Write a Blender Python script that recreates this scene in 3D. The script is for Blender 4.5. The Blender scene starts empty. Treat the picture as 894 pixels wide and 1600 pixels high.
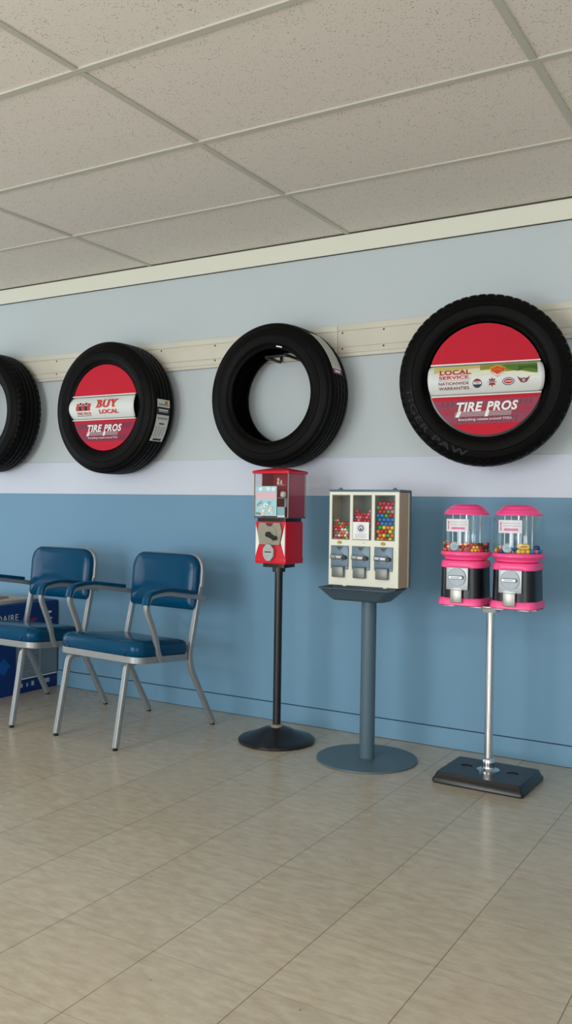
import bpy, bmesh, math, random
from mathutils import Vector, Matrix
random.seed(7)
PI = math.pi
sc = bpy.context.scene
COL = sc.collection

# ------------------------------------------------------------------ camera
F_PX, YAW, PITCH, ROLL, CAM_D, CAM_H = 1376.17, -0.5378, -0.0075, 0.0146, 3.8128, 1.0905
fw = Vector((math.sin(YAW)*math.cos(PITCH), math.cos(YAW)*math.cos(PITCH), math.sin(PITCH)))
r0 = Vector((math.cos(YAW), -math.sin(YAW), 0)); u0 = r0.cross(fw)
cr, sr = math.cos(ROLL), math.sin(ROLL)
rr_ = cr*r0 + sr*u0; uu_ = -sr*r0 + cr*u0
camd = bpy.data.cameras.new('camera'); cam = bpy.data.objects.new('camera', camd); COL.objects.link(cam)
cam.matrix_world = Matrix(((rr_.x, uu_.x, -fw.x, 0), (rr_.y, uu_.y, -fw.y, -CAM_D), (rr_.z, uu_.z, -fw.z, CAM_H), (0, 0, 0, 1)))
camd.sensor_fit = 'VERTICAL'; camd.sensor_height = 24; camd.lens = F_PX/1600*24
camd.clip_start = .02
sc.camera = cam

# ------------------------------------------------------------------ light
w = bpy.data.worlds.new('world'); sc.world = w; w.use_nodes = True
w.node_tree.nodes['Background'].inputs[0].default_value = (.62, .78, 1, 1)
w.node_tree.nodes['Background'].inputs[1].default_value = .8
def area(name, loc, rot, sx, sy, e, col):
    l = bpy.data.lights.new(name, 'AREA'); l.shape = 'RECTANGLE'; l.size = sx; l.size_y = sy; l.energy = e; l.color = col
    o = bpy.data.objects.new(name, l); COL.objects.link(o); o.location = loc; o.rotation_euler = rot; return o
# daylight through the shop windows (front wall behind the camera, and left wall)
area('daylight_front', (-2.85, -6.45, 1.15), (PI/2, 0, 0), 2.3, 1.9, 96, (.95, .98, 1))
area('daylight_front', (1.3, -6.45, 1.15), (PI/2, 0, 0), 2.9, 1.9, 55, (.95, .98, 1))
area('daylight_left', (-5.95, -1.55, 1.15), (PI/2, 0, -PI/2), 1.7, 1.9, 14, (.92, .97, 1))
sc.view_settings.view_transform = 'Standard'; sc.view_settings.look = 'None'
sc.view_settings.exposure = 0.33; sc.view_settings.gamma = 1; sc.view_settings.use_curve_mapping = False

# ------------------------------------------------------------------ materials
def lin(c):
    return tuple(((v/255)/12.92 if v/255 <= .04045 else ((v/255+.055)/1.055)**2.4) for v in c)
MATS = {}
def mat(name, rgb, rough=.5, metal=0., spec=.5, noise=0., nscale=40, bump=0., bscale=200, coat=0., trans=0., ior=1.45, alpha=1.):
    if name in MATS: return MATS[name]
    m = bpy.data.materials.new(name); m.use_nodes = True; nt = m.node_tree; b = nt.nodes['Principled BSDF']
    c = (*lin(rgb), 1)
    b.inputs['Base Color'].default_value = c; b.inputs['Roughness'].default_value = rough
    b.inputs['Metallic'].default_value = metal; b.inputs['Specular IOR Level'].default_value = spec
    b.inputs['Coat Weight'].default_value = coat; b.inputs['Transmission Weight'].default_value = trans
    b.inputs['IOR'].default_value = ior; b.inputs['Alpha'].default_value = alpha
    tc = nt.nodes.new('ShaderNodeTexCoord')
    n = nt.nodes.new('ShaderNodeTexNoise'); n.inputs['Scale'].default_value = nscale; n.inputs['Detail'].default_value = 4
    nt.links.new(tc.outputs['Object'], n.inputs['Vector'])
    if noise:
        mx = nt.nodes.new('ShaderNodeMix'); mx.data_type = 'RGBA'
        mx.inputs['A'].default_value = tuple(v*(1-noise) for v in c[:3])+(1,)
        mx.inputs['B'].default_value = tuple(min(1, v*(1+noise)) for v in c[:3])+(1,)
        nt.links.new(n.outputs['Fac'], mx.inputs['Factor']); nt.links.new(mx.outputs['Result'], b.inputs['Base Color'])
    if bump:
        n2 = nt.nodes.new('ShaderNodeTexNoise'); n2.inputs['Scale'].default_value = bscale; n2.inputs['Detail'].default_value = 3
        nt.links.new(tc.outputs['Object'], n2.inputs['Vector'])
        bp = nt.nodes.new('ShaderNodeBump'); bp.inputs['Strength'].default_value = bump; bp.inputs['Distance'].default_value = .002
        nt.links.new(n2.outputs['Fac'], bp.inputs['Height']); nt.links.new(bp.outputs['Normal'], b.inputs['Normal'])
    MATS[name] = m; return m

def clear_mat(name, tint=(252, 254, 254), rough=.05, glossf=.04):
    m = bpy.data.materials.new(name); m.use_nodes = True; nt = m.node_tree
    for n in list(nt.nodes):
        if n.type == 'BSDF_PRINCIPLED': nt.nodes.remove(n)
    out = [n for n in nt.nodes if n.type == 'OUTPUT_MATERIAL'][0]
    t = nt.nodes.new('ShaderNodeBsdfTransparent'); t.inputs[0].default_value = (*lin(tint), 1)
    g = nt.nodes.new('ShaderNodeBsdfGlossy'); g.inputs['Roughness'].default_value = rough; g.inputs[0].default_value = (1, 1, 1, 1)
    fr = nt.nodes.new('ShaderNodeFresnel'); fr.inputs['IOR'].default_value = 1.45
    ad = nt.nodes.new('ShaderNodeMath'); ad.operation = 'MULTIPLY_ADD'; ad.inputs[1].default_value = .9; ad.inputs[2].default_value = glossf*.25
    gn = nt.nodes.new('ShaderNodeNewGeometry'); fm = nt.nodes.new('ShaderNodeMath'); fm.operation = 'SUBTRACT'; fm.inputs[0].default_value = 1; nt.links.new(gn.outputs['Backfacing'], fm.inputs[1])
    fq = nt.nodes.new('ShaderNodeMath'); fq.operation = 'MULTIPLY'; nt.links.new(fr.outputs[0], fq.inputs[0]); nt.links.new(fm.outputs[0], fq.inputs[1])
    nt.links.new(fq.outputs[0], ad.inputs[0])
    mx = nt.nodes.new('ShaderNodeMixShader'); nt.links.new(ad.outputs[0], mx.inputs[0])
    nt.links.new(t.outputs[0], mx.inputs[1]); nt.links.new(g.outputs[0], mx.inputs[2]); nt.links.new(mx.outputs[0], out.inputs['Surface'])
    MATS[name] = m; return m
CLEAR = clear_mat('clear_plastic')
PANE = clear_mat('window_pane')

# ------------------------------------------------------------------ mesh builder
def rr(wd, dp, r, n=5):
    """rounded rectangle outline, ccw; r = radius or 4 radii (br, tr, tl, bl)"""
    rs = r if isinstance(r, (tuple, list)) else (r,)*4
    out = []
    cs = [(wd/2, -dp/2, -90), (wd/2, dp/2, 0), (-wd/2, dp/2, 90), (-wd/2, -dp/2, 180)]
    for (x, y, a0), q in zip(cs, rs):
        q = max(q, .0004)
        cx = x-math.copysign(q, x); cy = y-math.copysign(q, y)
        for i in range(n+1):
            a = math.radians(a0+90*i/n); out.append((cx+q*math.cos(a), cy+q*math.sin(a)))
    return out
class MB:
    def __init__(s): s.bm = bmesh.new(); s.m = []; s.sm = []
    def mi(s, m):
        if m not in s.m: s.m.append(m)
        return s.m.index(m)
    def _fin(s, faces, m, smooth=False):
        i = s.mi(m)
        for f in faces: f.material_index = i; f.smooth = smooth
    def box(s, c, sz, m, bev=0., rot=None, seg=2):
        r = bmesh.ops.create_cube(s.bm, size=1); vs = r['verts']
        M = Matrix.Translation(c) @ (rot or Matrix.Identity(4)) @ Matrix.Diagonal((*sz, 1))
        bmesh.ops.transform(s.bm, matrix=M, verts=vs)
        fs = set(f for v in vs for f in v.link_faces)
        if bev:
            es = list(set(e for v in vs for e in v.link_edges))
            rb = bmesh.ops.bevel(s.bm, geom=es, offset=bev, segments=seg, affect='EDGES', profile=.5)
            fs = set(f for f in rb['faces']) | set(f for f in fs if f.is_valid)
            fs |= set(f for v in rb['verts'] for f in v.link_faces)
        s._fin(fs, m); return s
    def rings(s, rings, m, cap0=True, cap1=True, closed=False, smooth=True, capsmooth=False):
        vr = [[s.bm.verts.new(p) for p in ring] for ring in rings]
        n = len(vr[0]); fs = []
        pairs = list(zip(vr[:-1], vr[1:])) + ([(vr[-1], vr[0])] if closed else [])
        for a, b in pairs:
            for i in range(n):
                try: fs.append(s.bm.faces.new((a[i], a[(i+1) % n], b[(i+1) % n], b[i])))
                except ValueError: pass
        s._fin(fs, m, smooth)
        cf = []
        if not closed:
            if cap0: cf.append(s.bm.faces.new(list(reversed(vr[0]))))
            if cap1: cf.append(s.bm.faces.new(vr[-1]))
        s._fin(cf, m, capsmooth); return s
    def lathe(s, prof, m, seg=48, c=(0, 0, 0), axis='Z', closed=False, smooth=True, fn=None):
        rings = []
        for k, (r, h) in enumerate(prof):
            ring = []
            for i in range(seg):
                a = 2*PI*i/seg; q = fn(k, i, r) if fn else r
                if axis == 'Z': p = (c[0]+q*math.cos(a), c[1]+q*math.sin(a), c[2]+h)
                elif axis == 'Y': p = (c[0]+q*math.cos(a), c[1]+h, c[2]-q*math.sin(a))
                else: p = (c[0]+h, c[1]+q*math.cos(a), c[2]+q*math.sin(a))
                ring.append(p)
            rings.append(ring)
        return s.rings(rings, m, closed=closed, smooth=smooth)
    def loft(s, layers, m, c=(0, 0, 0), smooth=True, axis='Z', n=5):
        """layers: (h, w, d, r) rounded rectangles stacked along axis"""
        rings = []
        for L in layers:
            h, wd, dp, r = L[:4]; ox, oy = (L[4], L[5]) if len(L) > 4 else (0, 0)
            o = rr(wd, dp, r, n)
            if axis == 'Z': rings.append([(c[0]+x+ox, c[1]+y+oy, c[2]+h) for x, y in o])
            else: rings.append([(c[0]+x+ox, c[1]-h, c[2]+y+oy) for x, y in o])   # grows toward -y
        return s.rings(rings, m, smooth=smooth)
    def prism(s, pts, h0, h1, m, axis='Y', c=(0, 0, 0)):
        """2D outline extruded; axis Y: pts are (x, z); axis Z: (x, y); axis X: (y, z)"""
        def P(p, h):
            if axis == 'Y': return (c[0]+p[0], c[1]+h, c[2]+p[1])
            if axis == 'Z': return (c[0]+p[0], c[1]+p[1], c[2]+h)
            return (c[0]+h, c[1]+p[0], c[2]+p[1])
        return s.rings([[P(p, h0) for p in pts], [P(p, h1) for p in pts]], m, smooth=False)
    def tube(s, pts, sec, m, up=(0, 0, 1), closed=False, smooth=True):
        """sweep a 2D section (list of (a, b)) along pts; a = side, b = up"""
        pts = [Vector(p) for p in pts]; n = len(pts); rings = []
        pu = Vector(up)
        for i, p in enumerate(pts):
            if closed: t = (pts[(i+1) % n]-pts[i-1])
            else: t = pts[min(i+1, n-1)]-pts[max(i-1, 0)]
            t.normalize(); side = t.cross(pu)
            if side.length < 1e-4: side = Vector((1, 0, 0))
            side.normalize(); v = side.cross(t).normalized()
            rings.append([p+side*a+v*b for a, b in sec])
        return s.rings(rings, m, closed=closed, smooth=smooth)
    def raw(s, verts, faces, m, smooth=False):
        vs = [s.bm.verts.new(v) for v in verts]; fs = []
        for f in faces:
            try: fs.append(s.bm.faces.new([vs[i] for i in f]))
            except ValueError: pass
        s._fin(fs, m, smooth); return s
    def build(s, name, parent=None, label=None, kind=None, bevel=0., loc=None, norm=True):
        if norm: bmesh.ops.recalc_face_normals(s.bm, faces=s.bm.faces[:])
        me = bpy.data.meshes.new(name); s.bm.to_mesh(me); s.bm.free()
        for m in s.m: me.materials.append(m)
        try: me.set_sharp_from_angle(angle=math.radians(42))
        except Exception: pass
        o = bpy.data.objects.new(name, me); COL.objects.link(o)
        if parent: o.parent = parent
        if loc: o.location = loc
        if label: o['label'] = label
        if kind: o['kind'] = kind
        if bevel:
            b = o.modifiers.new('bevel', 'BEVEL'); b.width = bevel; b.segments = 2; b.limit_method = 'ANGLE'; b.angle_limit = math.radians(40)
        return o
def circ(r, n=12, ry=None): return [(r*math.cos(2*PI*i/n), (ry or r)*math.sin(2*PI*i/n)) for i in range(n)]
def thing(name, label, cat, loc=(0, 0, 0), rz=0, group=None):
    o = bpy.data.objects.new(name, None); COL.objects.link(o); o.empty_display_size = .05
    o.location = loc; o.rotation_euler = (0, 0, rz); o['label'] = label; o['category'] = cat
    if group: o['group'] = group
    return o
def tag(o, label, cat, group=None):
    o['label'] = label; o['category'] = cat
    if group: o['group'] = group
    return o
def fillet(pts, rad, n=5):
    pts = [Vector(p) for p in pts]; out = [pts[0]]
    for i in range(1, len(pts)-1):
        a, b, c = pts[i-1], pts[i], pts[i+1]
        r = rad[i-1] if isinstance(rad, (list, tuple)) else rad
        r = min(r, (a-b).length*.49, (c-b).length*.49)
        p, q = b+(a-b).normalized()*r, b+(c-b).normalized()*r
        for k in range(n+1):
            t = k/n; out.append(p*(1-t)**2+b*2*t*(1-t)+q*t*t)
    out.append(pts[-1]); return out
_tc = {}
def text_mesh(txt, size=1, bold=0., shear=0., spacing=1.):
    key = (txt, bold, shear, spacing)
    if key not in _tc:
        cu = bpy.data.curves.new('t', 'FONT'); cu.body = txt; cu.size = 1; cu.offset = bold; cu.shear = shear
        cu.space_character = spacing; cu.resolution_u = 3; cu.fill_mode = 'FRONT'
        o = bpy.data.objects.new('t', cu); COL.objects.link(o)
        bpy.context.view_layer.update()
        me = bpy.data.meshes.new_from_object(o.evaluated_get(bpy.context.evaluated_depsgraph_get()))
        vs = [tuple(v.co) for v in me.vertices]; fs = [tuple(p.vertices) for p in me.polygons]
        bpy.data.objects.remove(o); bpy.data.curves.remove(cu); bpy.data.meshes.remove(me)
        _tc[key] = (vs, fs)
    return _tc[key]
def put_text(mb, txt, m, fn, x0, x1, z0, z1, bold=.0, shear=0., spacing=1.):
    """fit the words into the rectangle x0..x1, z0..z1 of a surface; fn(x, z) -> 3D point"""
    vs, fs = text_mesh(txt, 1, bold, shear, spacing)
    ax = min(v[0] for v in vs); bx = max(v[0] for v in vs); ay = min(v[1] for v in vs); by = max(v[1] for v in vs)
    mb.raw([fn(x0+(v[0]-ax)/(bx-ax)*(x1-x0), z0+(v[1]-ay)/(by-ay)*(z1-z0)) for v in vs], fs, m)
def decal(mb, pts, m, fn): mb.raw([fn(*p) for p in pts], [tuple(range(len(pts)))], m)
def dgrid(mb, x0, x1, z0, z1, m, fn, nx=8, nz=4):
    V = [fn(x0+(x1-x0)*i/nx, z0+(z1-z0)*j/nz) for j in range(nz+1) for i in range(nx+1)]
    mb.raw(V, [(j*(nx+1)+i, j*(nx+1)+i+1, (j+1)*(nx+1)+i+1, (j+1)*(nx+1)+i) for j in range(nz) for i in range(nx)], m, True)
def ell(cx, cz, rx, rz=None, n=20): return [(cx+rx*math.cos(2*PI*i/n), cz+(rz or rx)*math.sin(2*PI*i/n)) for i in range(n)]
def rect(x0, x1, z0, z1): return [(x0, z0), (x1, z0), (x1, z1), (x0, z1)]

# ------------------------------------------------------------------ room
CEIL = 2.409
XL, XR, YF = -6.0, 3.6, -6.5
T = .3048
def floor_material():
    m = bpy.data.materials.new('vinyl_floor_tile'); m.use_nodes = True; nt = m.node_tree; L = nt.links; b = nt.nodes['Principled BSDF']
    geo = nt.nodes.new('ShaderNodeNewGeometry')
    sep = nt.nodes.new('ShaderNodeSeparateXYZ'); L.new(geo.outputs['Position'], sep.inputs[0])
    def math_(op, a, bb=None, c=None):
        n = nt.nodes.new('ShaderNodeMath'); n.operation = op
        for i, v in enumerate((a, bb, c)):
            if v is None: continue
            if hasattr(v, 'links') or hasattr(v, 'is_linked'): L.new(v, n.inputs[i])
            else: n.inputs[i].default_value = v
        return n.outputs[0]
    def seam(out, off, wd):
        t = math_('DIVIDE', math_('SUBTRACT', out, off), T)
        fr = math_('FRACT', t); d = math_('MINIMUM', fr, math_('SUBTRACT', 1., fr))
        return math_('LESS_THAN', d, wd/T), math_('FLOOR', t)
    sx, ix = seam(sep.outputs['X'], -1.6631, .0013)
    sy, iy = seam(sep.outputs['Y'], -2.4407, .0009)
    cmb = nt.nodes.new('ShaderNodeCombineXYZ'); L.new(ix, cmb.inputs[0]); L.new(iy, cmb.inputs[1])
    wn = nt.nodes.new('ShaderNodeTexWhiteNoise'); L.new(cmb.outputs[0], wn.inputs['Vector'])
    # base colour: mottled cream with stretched brown streaks
    mp = nt.nodes.new('ShaderNodeMapping'); L.new(geo.outputs['Position'], mp.inputs[0]); mp.inputs['Scale'].default_value = (9, 24, 1)
    mp.inputs['Rotation'].default_value = (0, 0, .12)
    n1 = nt.nodes.new('ShaderNodeTexNoise'); n1.inputs['Scale'].default_value = 1.6; n1.inputs['Detail'].default_value = 8; n1.inputs['Roughness'].default_value = .62
    L.new(mp.outputs[0], n1.inputs['Vector'])
    r1 = nt.nodes.new('ShaderNodeValToRGB'); L.new(n1.outputs['Fac'], r1.inputs[0])
    e = r1.color_ramp.elements; e[0].position = .33; e[0].color = (*lin((172, 160, 140)), 1); e[1].position = .66; e[1].color = (*lin((188, 180, 160)), 1)
    n2 = nt.nodes.new('ShaderNodeTexNoise'); n2.inputs['Scale'].default_value = 3.2; n2.inputs['Detail'].default_value = 9; n2.inputs['Roughness'].default_value = .7
    L.new(mp.outputs[0], n2.inputs['Vector'])
    r2 = nt.nodes.new('ShaderNodeValToRGB'); L.new(n2.outputs['Fac'], r2.inputs[0])
    e = r2.color_ramp.elements; e[0].position = .66; e[0].color = (0, 0, 0, 1); e[1].position = .76; e[1].color = (.6, .6, .6, 1)
    mx = nt.nodes.new('ShaderNodeMix'); mx.data_type = 'RGBA'; L.new(r2.outputs[0], mx.inputs['Factor']); L.new(r1.outputs[0], mx.inputs['A'])
    mx.inputs['B'].default_value = (*lin((138, 112, 88)), 1)
    # dark specks
    v = nt.nodes.new('ShaderNodeTexVoronoi'); v.inputs['Scale'].default_value = 9; L.new(geo.outputs['Position'], v.inputs['Vector'])
    sp = math_('LESS_THAN', v.outputs['Distance'], .03)
    mx3 = nt.nodes.new('ShaderNodeMix'); mx3.data_type = 'RGBA'; L.new(math_('MULTIPLY', sp, .55), mx3.inputs['Factor']); L.new(mx.outputs['Result'], mx3.inputs['A'])
    mx3.inputs['B'].default_value = (*lin((70, 50, 40)), 1)
    # tile to tile tone
    hv = nt.nodes.new('ShaderNodeHueSaturation'); L.new(mx3.outputs['Result'], hv.inputs['Color'])
    L.new(math_('MULTIPLY_ADD', wn.outputs['Value'], .07, .965), hv.inputs['Value'])
    sm = math_('MAXIMUM', math_('MULTIPLY', sx, .75), math_('MULTIPLY', sy, .45))
    mx2 = nt.nodes.new('ShaderNodeMix'); mx2.data_type = 'RGBA'; L.new(sm, mx2.inputs['Factor']); L.new(hv.outputs['Color'], mx2.inputs['A'])
    mx2.inputs['B'].default_value = (*lin((92, 80, 62)), 1)
    L.new(mx2.outputs['Result'], b.inputs['Base Color'])
    n3 = nt.nodes.new('ShaderNodeTexNoise'); n3.inputs['Scale'].default_value = 5; n3.inputs['Detail'].default_value = 5; L.new(geo.outputs['Position'], n3.inputs['Vector'])
    L.new(math_('MULTIPLY_ADD', n3.outputs['Fac'], .18, .16), b.inputs['Roughness'])
    b.inputs['Specular IOR Level'].default_value = .5
    n4 = nt.nodes.new('ShaderNodeTexNoise'); n4.inputs['Scale'].default_value = 14; n4.inputs['Detail'].default_value = 3; L.new(geo.outputs['Position'], n4.inputs['Vector'])
    bp = nt.nodes.new('ShaderNodeBump'); bp.inputs['Strength'].default_value = .06; bp.inputs['Distance'].default_value = .01
    L.new(n4.outputs['Fac'], bp.inputs['Height']); L.new(bp.outputs['Normal'], b.inputs['Normal'])
    return m
def ceiling_material():
    m = bpy.data.materials.new('acoustic_tile'); m.use_nodes = True; nt = m.node_tree; L = nt.links; b = nt.nodes['Principled BSDF']
    geo = nt.nodes.new('ShaderNodeNewGeometry')
    v = nt.nodes.new('ShaderNodeTexVoronoi'); v.inputs['Scale'].default_value = 110; v.inputs['Randomness'].default_value = 1; L.new(geo.outputs['Position'], v.inputs['Vector'])
    n = nt.nodes.new('ShaderNodeTexNoise'); n.inputs['Scale'].default_value = 30; L.new(geo.outputs['Position'], n.inputs['Vector'])
    r = nt.nodes.new('ShaderNodeMath'); r.operation = 'MULTIPLY'; r.inputs[1].default_value = .42; L.new(n.outputs['Fac'], r.inputs[0])
    c = nt.nodes.new('ShaderNodeMath'); c.operation = 'LESS_THAN'; L.new(v.outputs['Distance'], c.inputs[0]); L.new(r.outputs[0], c.inputs[1])
    mx = nt.nodes.new('ShaderNodeMix'); mx.data_type = 'RGBA'; L.new(c.outputs[0], mx.inputs['Factor'])
    mx.inputs['A'].default_value = (*lin((232, 224, 214)), 1); mx.inputs['B'].default_value = (*lin((184, 174, 160)), 1)
    L.new(mx.outputs['Result'], b.inputs['Base Color']); b.inputs['Roughness'].default_value = .9
    b.inputs['Specular IOR Level'].default_value = .2
    bp = nt.nodes.new('ShaderNodeBump'); bp.invert = True; bp.inputs['Strength'].default_value = .5; bp.inputs['Distance'].default_value = .003
    L.new(c.outputs[0], bp.inputs['Height']); L.new(bp.outputs['Normal'], b.inputs['Normal'])
    return m
M_BLUE = mat('blue_wall_paint', (112, 153, 180), .5, spec=.35, noise=.03, nscale=3, bump=.08, bscale=60)
M_GREY = mat('pale_wall_paint', (196, 206, 208), .5, spec=.3, noise=.02, nscale=3, bump=.05, bscale=60)
M_BAND = mat('white_band_paint', (208, 214, 226), .4, spec=.35, noise=.02, nscale=3)
M_TRIM = mat('cream_trim', (228, 228, 212), .45)
M_RAIL = mat('ivory_rail', (216, 212, 196), .4, noise=.05, nscale=12)
M_TEE = mat('ceiling_tee', (196, 194, 180), .45)
M_DARKG = mat('dark_gap', (70, 68, 62), .8)

MB().box(((XL+XR)/2, YF/2, -.05), (XR-XL, -YF+.3, .1), floor_material()).build('floor', kind='structure')
MB().box(((XL+XR)/2, YF/2, CEIL+.05), (XR-XL, -YF+.3, .1), ceiling_material()).build('ceiling', kind='structure')
# back wall
wb = MB()
wb.box(((XL+XR)/2, .06, 1.14/2), (XR-XL, .12, 1.14), M_BLUE)
wb.box(((XL+XR)/2, .06, (1.14+CEIL)/2), (XR-XL, .12, CEIL-1.14), M_GREY)
wb.build('wall_back', kind='structure')
b = MB(); b.box(((XL+XR)/2, -.004, (1.1394+1.3265)/2), (XR-XL, .008, 1.3265-1.1394), M_BAND)
b.build('trim_1', kind='structure', bevel=.0015)
b = MB(); b.box(((XL+XR)/2, -.006, (2.3168+CEIL)/2), (XR-XL, .012, CEIL-2.3168), M_TRIM); b.box(((XL+XR)/2, -.003, 2.3148), (XR-XL, .006, .003), M_DARKG)
b.build('trim_2', kind='structure')
b = MB(); b.box(((XL+XR)/2, -.004, .0455), (XR-XL, .008, .088), M_BLUE); b.box(((XL+XR)/2, -.0015, .0915), (XR-XL, .003, .004), mat('seam_blue', (44, 66, 84), .7))
b.box(((XL+XR)/2, -.0045, .0012), (XR-XL, .007, .0024), mat('baseboard_foot_dark', (50, 48, 44), .8))  # thin dark strip along the foot of the baseboard
b.build('baseboard_back', kind='structure', bevel=.001)
# mounting rail along the wall
b = MB()
def rail_seg(x0, x1):
    cx = (x0+x1)/2; L_ = x1-x0
    b.box((cx, -.008, 1.8885), (L_, .016, .150), M_RAIL)
    b.box((cx, -.011, 1.9515), (L_, .022, .029), M_RAIL, .0012)
    b.box((cx, -.011, 1.896), (L_, .022, .076), M_RAIL, .0012)
    b.box((cx, -.011, 1.8420), (L_, .022, .026), M_RAIL, .0012)
    b.box((cx, -.006, 1.8190), (L_, .012, .0150), mat('rail_lip_shade', (176, 170, 158), .5))  # bottom lip: shading painted in as a darker ivory
SEAM = -1.985
rail_seg(XL, SEAM-.001); rail_seg(SEAM+.001, XR)
for z in (1.926, 1.849):
    for x in (-5.2, -4.6, -3.86, -3.07, -2.71, SEAM-.02, SEAM+.028, -1.74, -.78, .0, .8, 1.6):
        if abs(x-(SEAM-.02)) < .001 and z > 1.9: continue
        b.lathe([(.0042, -.0245), (.0042, -.0218)], mat('screw_hole', (60, 52, 44), .6), 10, (x, 0, z), 'Y')
b.build('trim_3', kind='structure')
# side and front walls with the shop windows
def wall_with_openings(name, axis, pos, a0, a1, openings, inward):
    m = M_GREY; q = MB()
    def bx(u0, u1, z0, z1):
        if axis == 'X': q.box((pos+inward*-.06, (u0+u1)/2, (z0+z1)/2), (.12, u1-u0, z1-z0), m)
        else: q.box(((u0+u1)/2, pos+inward*-.06, (z0+z1)/2), (u1-u0, .12, z1-z0), m)
    e = a0
    for (u0, u1, z0, z1) in openings:
        bx(e, u0, 0, CEIL); bx(u0, u1, 0, z0); bx(u0, u1, z1, CEIL); e = u1
    bx(e, a1, 0, CEIL)
    return q.build(name, kind='structure')
wall_with_openings('wall_left', 'X', XL, YF, 0, [(-2.45, -.65, .15, 2.15)], 1)
wall_with_openings('wall_right', 'X', XR, YF, 0, [], -1)
wall_with_openings('wall_front', 'Y', YF, XL, XR, [(-4.05, -1.65, .15, 2.15), (-.2, 2.8, .15, 2.15)], 1)
MF = mat('window_frame_metal', (150, 152, 152), .35, .6)
for i, (ax, pos, u0, u1) in enumerate([('X', XL-.06, -2.45, -.65), ('Y', YF-.06, -4.05, -1.65), ('Y', YF-.06, -.2, 2.8)]):
    q = MB(); g = MB()
    def bx2(mb, ua, ub, za, zb, t, m):
        if ax == 'X': mb.box((pos, (ua+ub)/2, (za+zb)/2), (t, ub-ua, zb-za), m)
        else: mb.box(((ua+ub)/2, pos, (za+zb)/2), (ub-ua, t, zb-za), m)
    for (ua, ub, za, zb) in [(u0, u1, .15, .21), (u0, u1, 2.09, 2.15), (u0, u0+.06, .21, 2.09), (u1-.06, u1, .21, 2.09), ((u0+u1)/2-.03, (u0+u1)/2+.03, .21, 2.09)]:
        bx2(q, ua, ub, za, zb, .06, MF)
    f = q.build('window_%d' % (i+1), kind='structure')
    bx2(g, u0+.06, u1-.06, .21, 2.09, .006, PANE); g.build('pane', f)
# ceiling grid
b = MB(); cx0, cyl, TT = -1.9437, -.6085, .6117
for k in range(10):
    y = cyl-k*TT
    if y > YF: b.box(((XL+XR)/2, y, CEIL-.003), (XR-XL, .024, .006), M_TEE, .0008, seg=1); 
    y0 = 0 if k == 0 else cyl-(k-1)*TT
    for j in range(-4, 6):
        x = cx0+j*1.2235
        if XL < x < XR and y > YF: b.box((x, (y+y0)/2, CEIL-.0025), (.024, abs(y0-y)-.024, .005), M_TEE, .0008, seg=1)
b.box(((XL+XR)/2, -.013, CEIL-.0035), (XR-XL, .003, .007), M_DARKG)
b.build('trim_4', kind='structure')

# fluorescent lights in the ceiling, above and behind the camera
M_LENS = mat('light_lens', (235, 235, 228), .4); M_LENS.node_tree.nodes['Principled BSDF'].inputs['Emission Color'].default_value = (1, .97, .92, 1); M_LENS.node_tree.nodes['Principled BSDF'].inputs['Emission Strength'].default_value = 1.5
for i, (x, y, lab) in enumerate(((-3.16, -4.58, 'white fluorescent ceiling light over the left front of the room'), (.5, -4.58, 'white fluorescent ceiling light over the right front of the room'))):
    t = thing('ceiling_light', lab, 'light', (x, y, CEIL-.03))
    q = MB(); q.rings([[(a*1.20/2, b*.60/2, z) for a, b in ((-1, -1), (1, -1), (1, 1), (-1, 1))] for z in (0, .028)], M_TRIM, cap0=False, smooth=False); q.build('light_housing', t)
    MB().box((0, 0, .004), (1.16, .56, .006), M_LENS).build('light_lens', t)
    a = area('lamp', (x, y, CEIL-.036), (0, 0, 0), 1.1, .5, 26, (1, .97, .92)); a.parent = None
# ------------------------------------------------------------------ tyres
M_RUB = mat('tyre_rubber', (8, 8, 8), .5, spec=.12, noise=.25, nscale=18, bump=.15, bscale=240)
M_RUB2 = mat('tyre_sidewall_mark', (17, 19, 22), .45, spec=.22)
M_RED = mat('sign_red', (198, 38, 56), .6, spec=.15)
M_MAR = mat('sign_maroon', (140, 30, 66), .4)
M_MAR2 = mat('sign_maroon_dark', (112, 26, 58), .4)
M_WHITE = mat('print_white', (235, 235, 232), .45)
M_BNW = mat('banner_white', (222, 226, 222), .4)
M_BLACK = mat('print_black', (22, 20, 22), .5)
M_PRED = mat('print_red', (196, 40, 44), .45)
M_PGREY = mat('print_grey', (176, 168, 170), .45)
TW = .205
def tyre_profile(r_bead, W=TW, R=.36):
    h = W/2
    p = [(r_bead, -h+.030), (r_bead+.002, -h+.022), (r_bead+.010, -h+.017), (r_bead+.016, -h+.013), (r_bead+.018, -h+.009), (r_bead+.030, -h+.004), (r_bead+.046, -h+.0005),
         (r_bead+.060, -h), (r_bead+.0615, -h+.002), (r_bead+.0635, -h+.0005), (R-.036, -h+.006), (R-.024, -h+.012), (R-.0225, -h+.0155), (R-.014, -h+.0185), (R-.007, -h+.025), (R-.003, -h+.034)]
    tread = []
    for g in (-.046, -.016, .016, .046):
        tread += [(R-.0005 if abs(g) < .03 else R-.0015, g-.0052), (R-.008, g-.0036), (R-.008, g+.0036), (R-.0005 if abs(g) < .03 else R-.0015, g+.0052)]
    back = [(r, -y) for r, y in reversed(p)]
    inner = [(r_bead+.004, h-.036), (r_bead+.03, h-.020), (r_bead+.07, h-.018), (R-.018, h-.035), (R-.014, h-.06), (R-.014, -h+.06), (R-.018, -h+.035), (r_bead+.07, -h+.018), (r_bead+.03, -h+.020), (r_bead+.004, -h+.036)]
    return p, tread, back, inner
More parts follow.
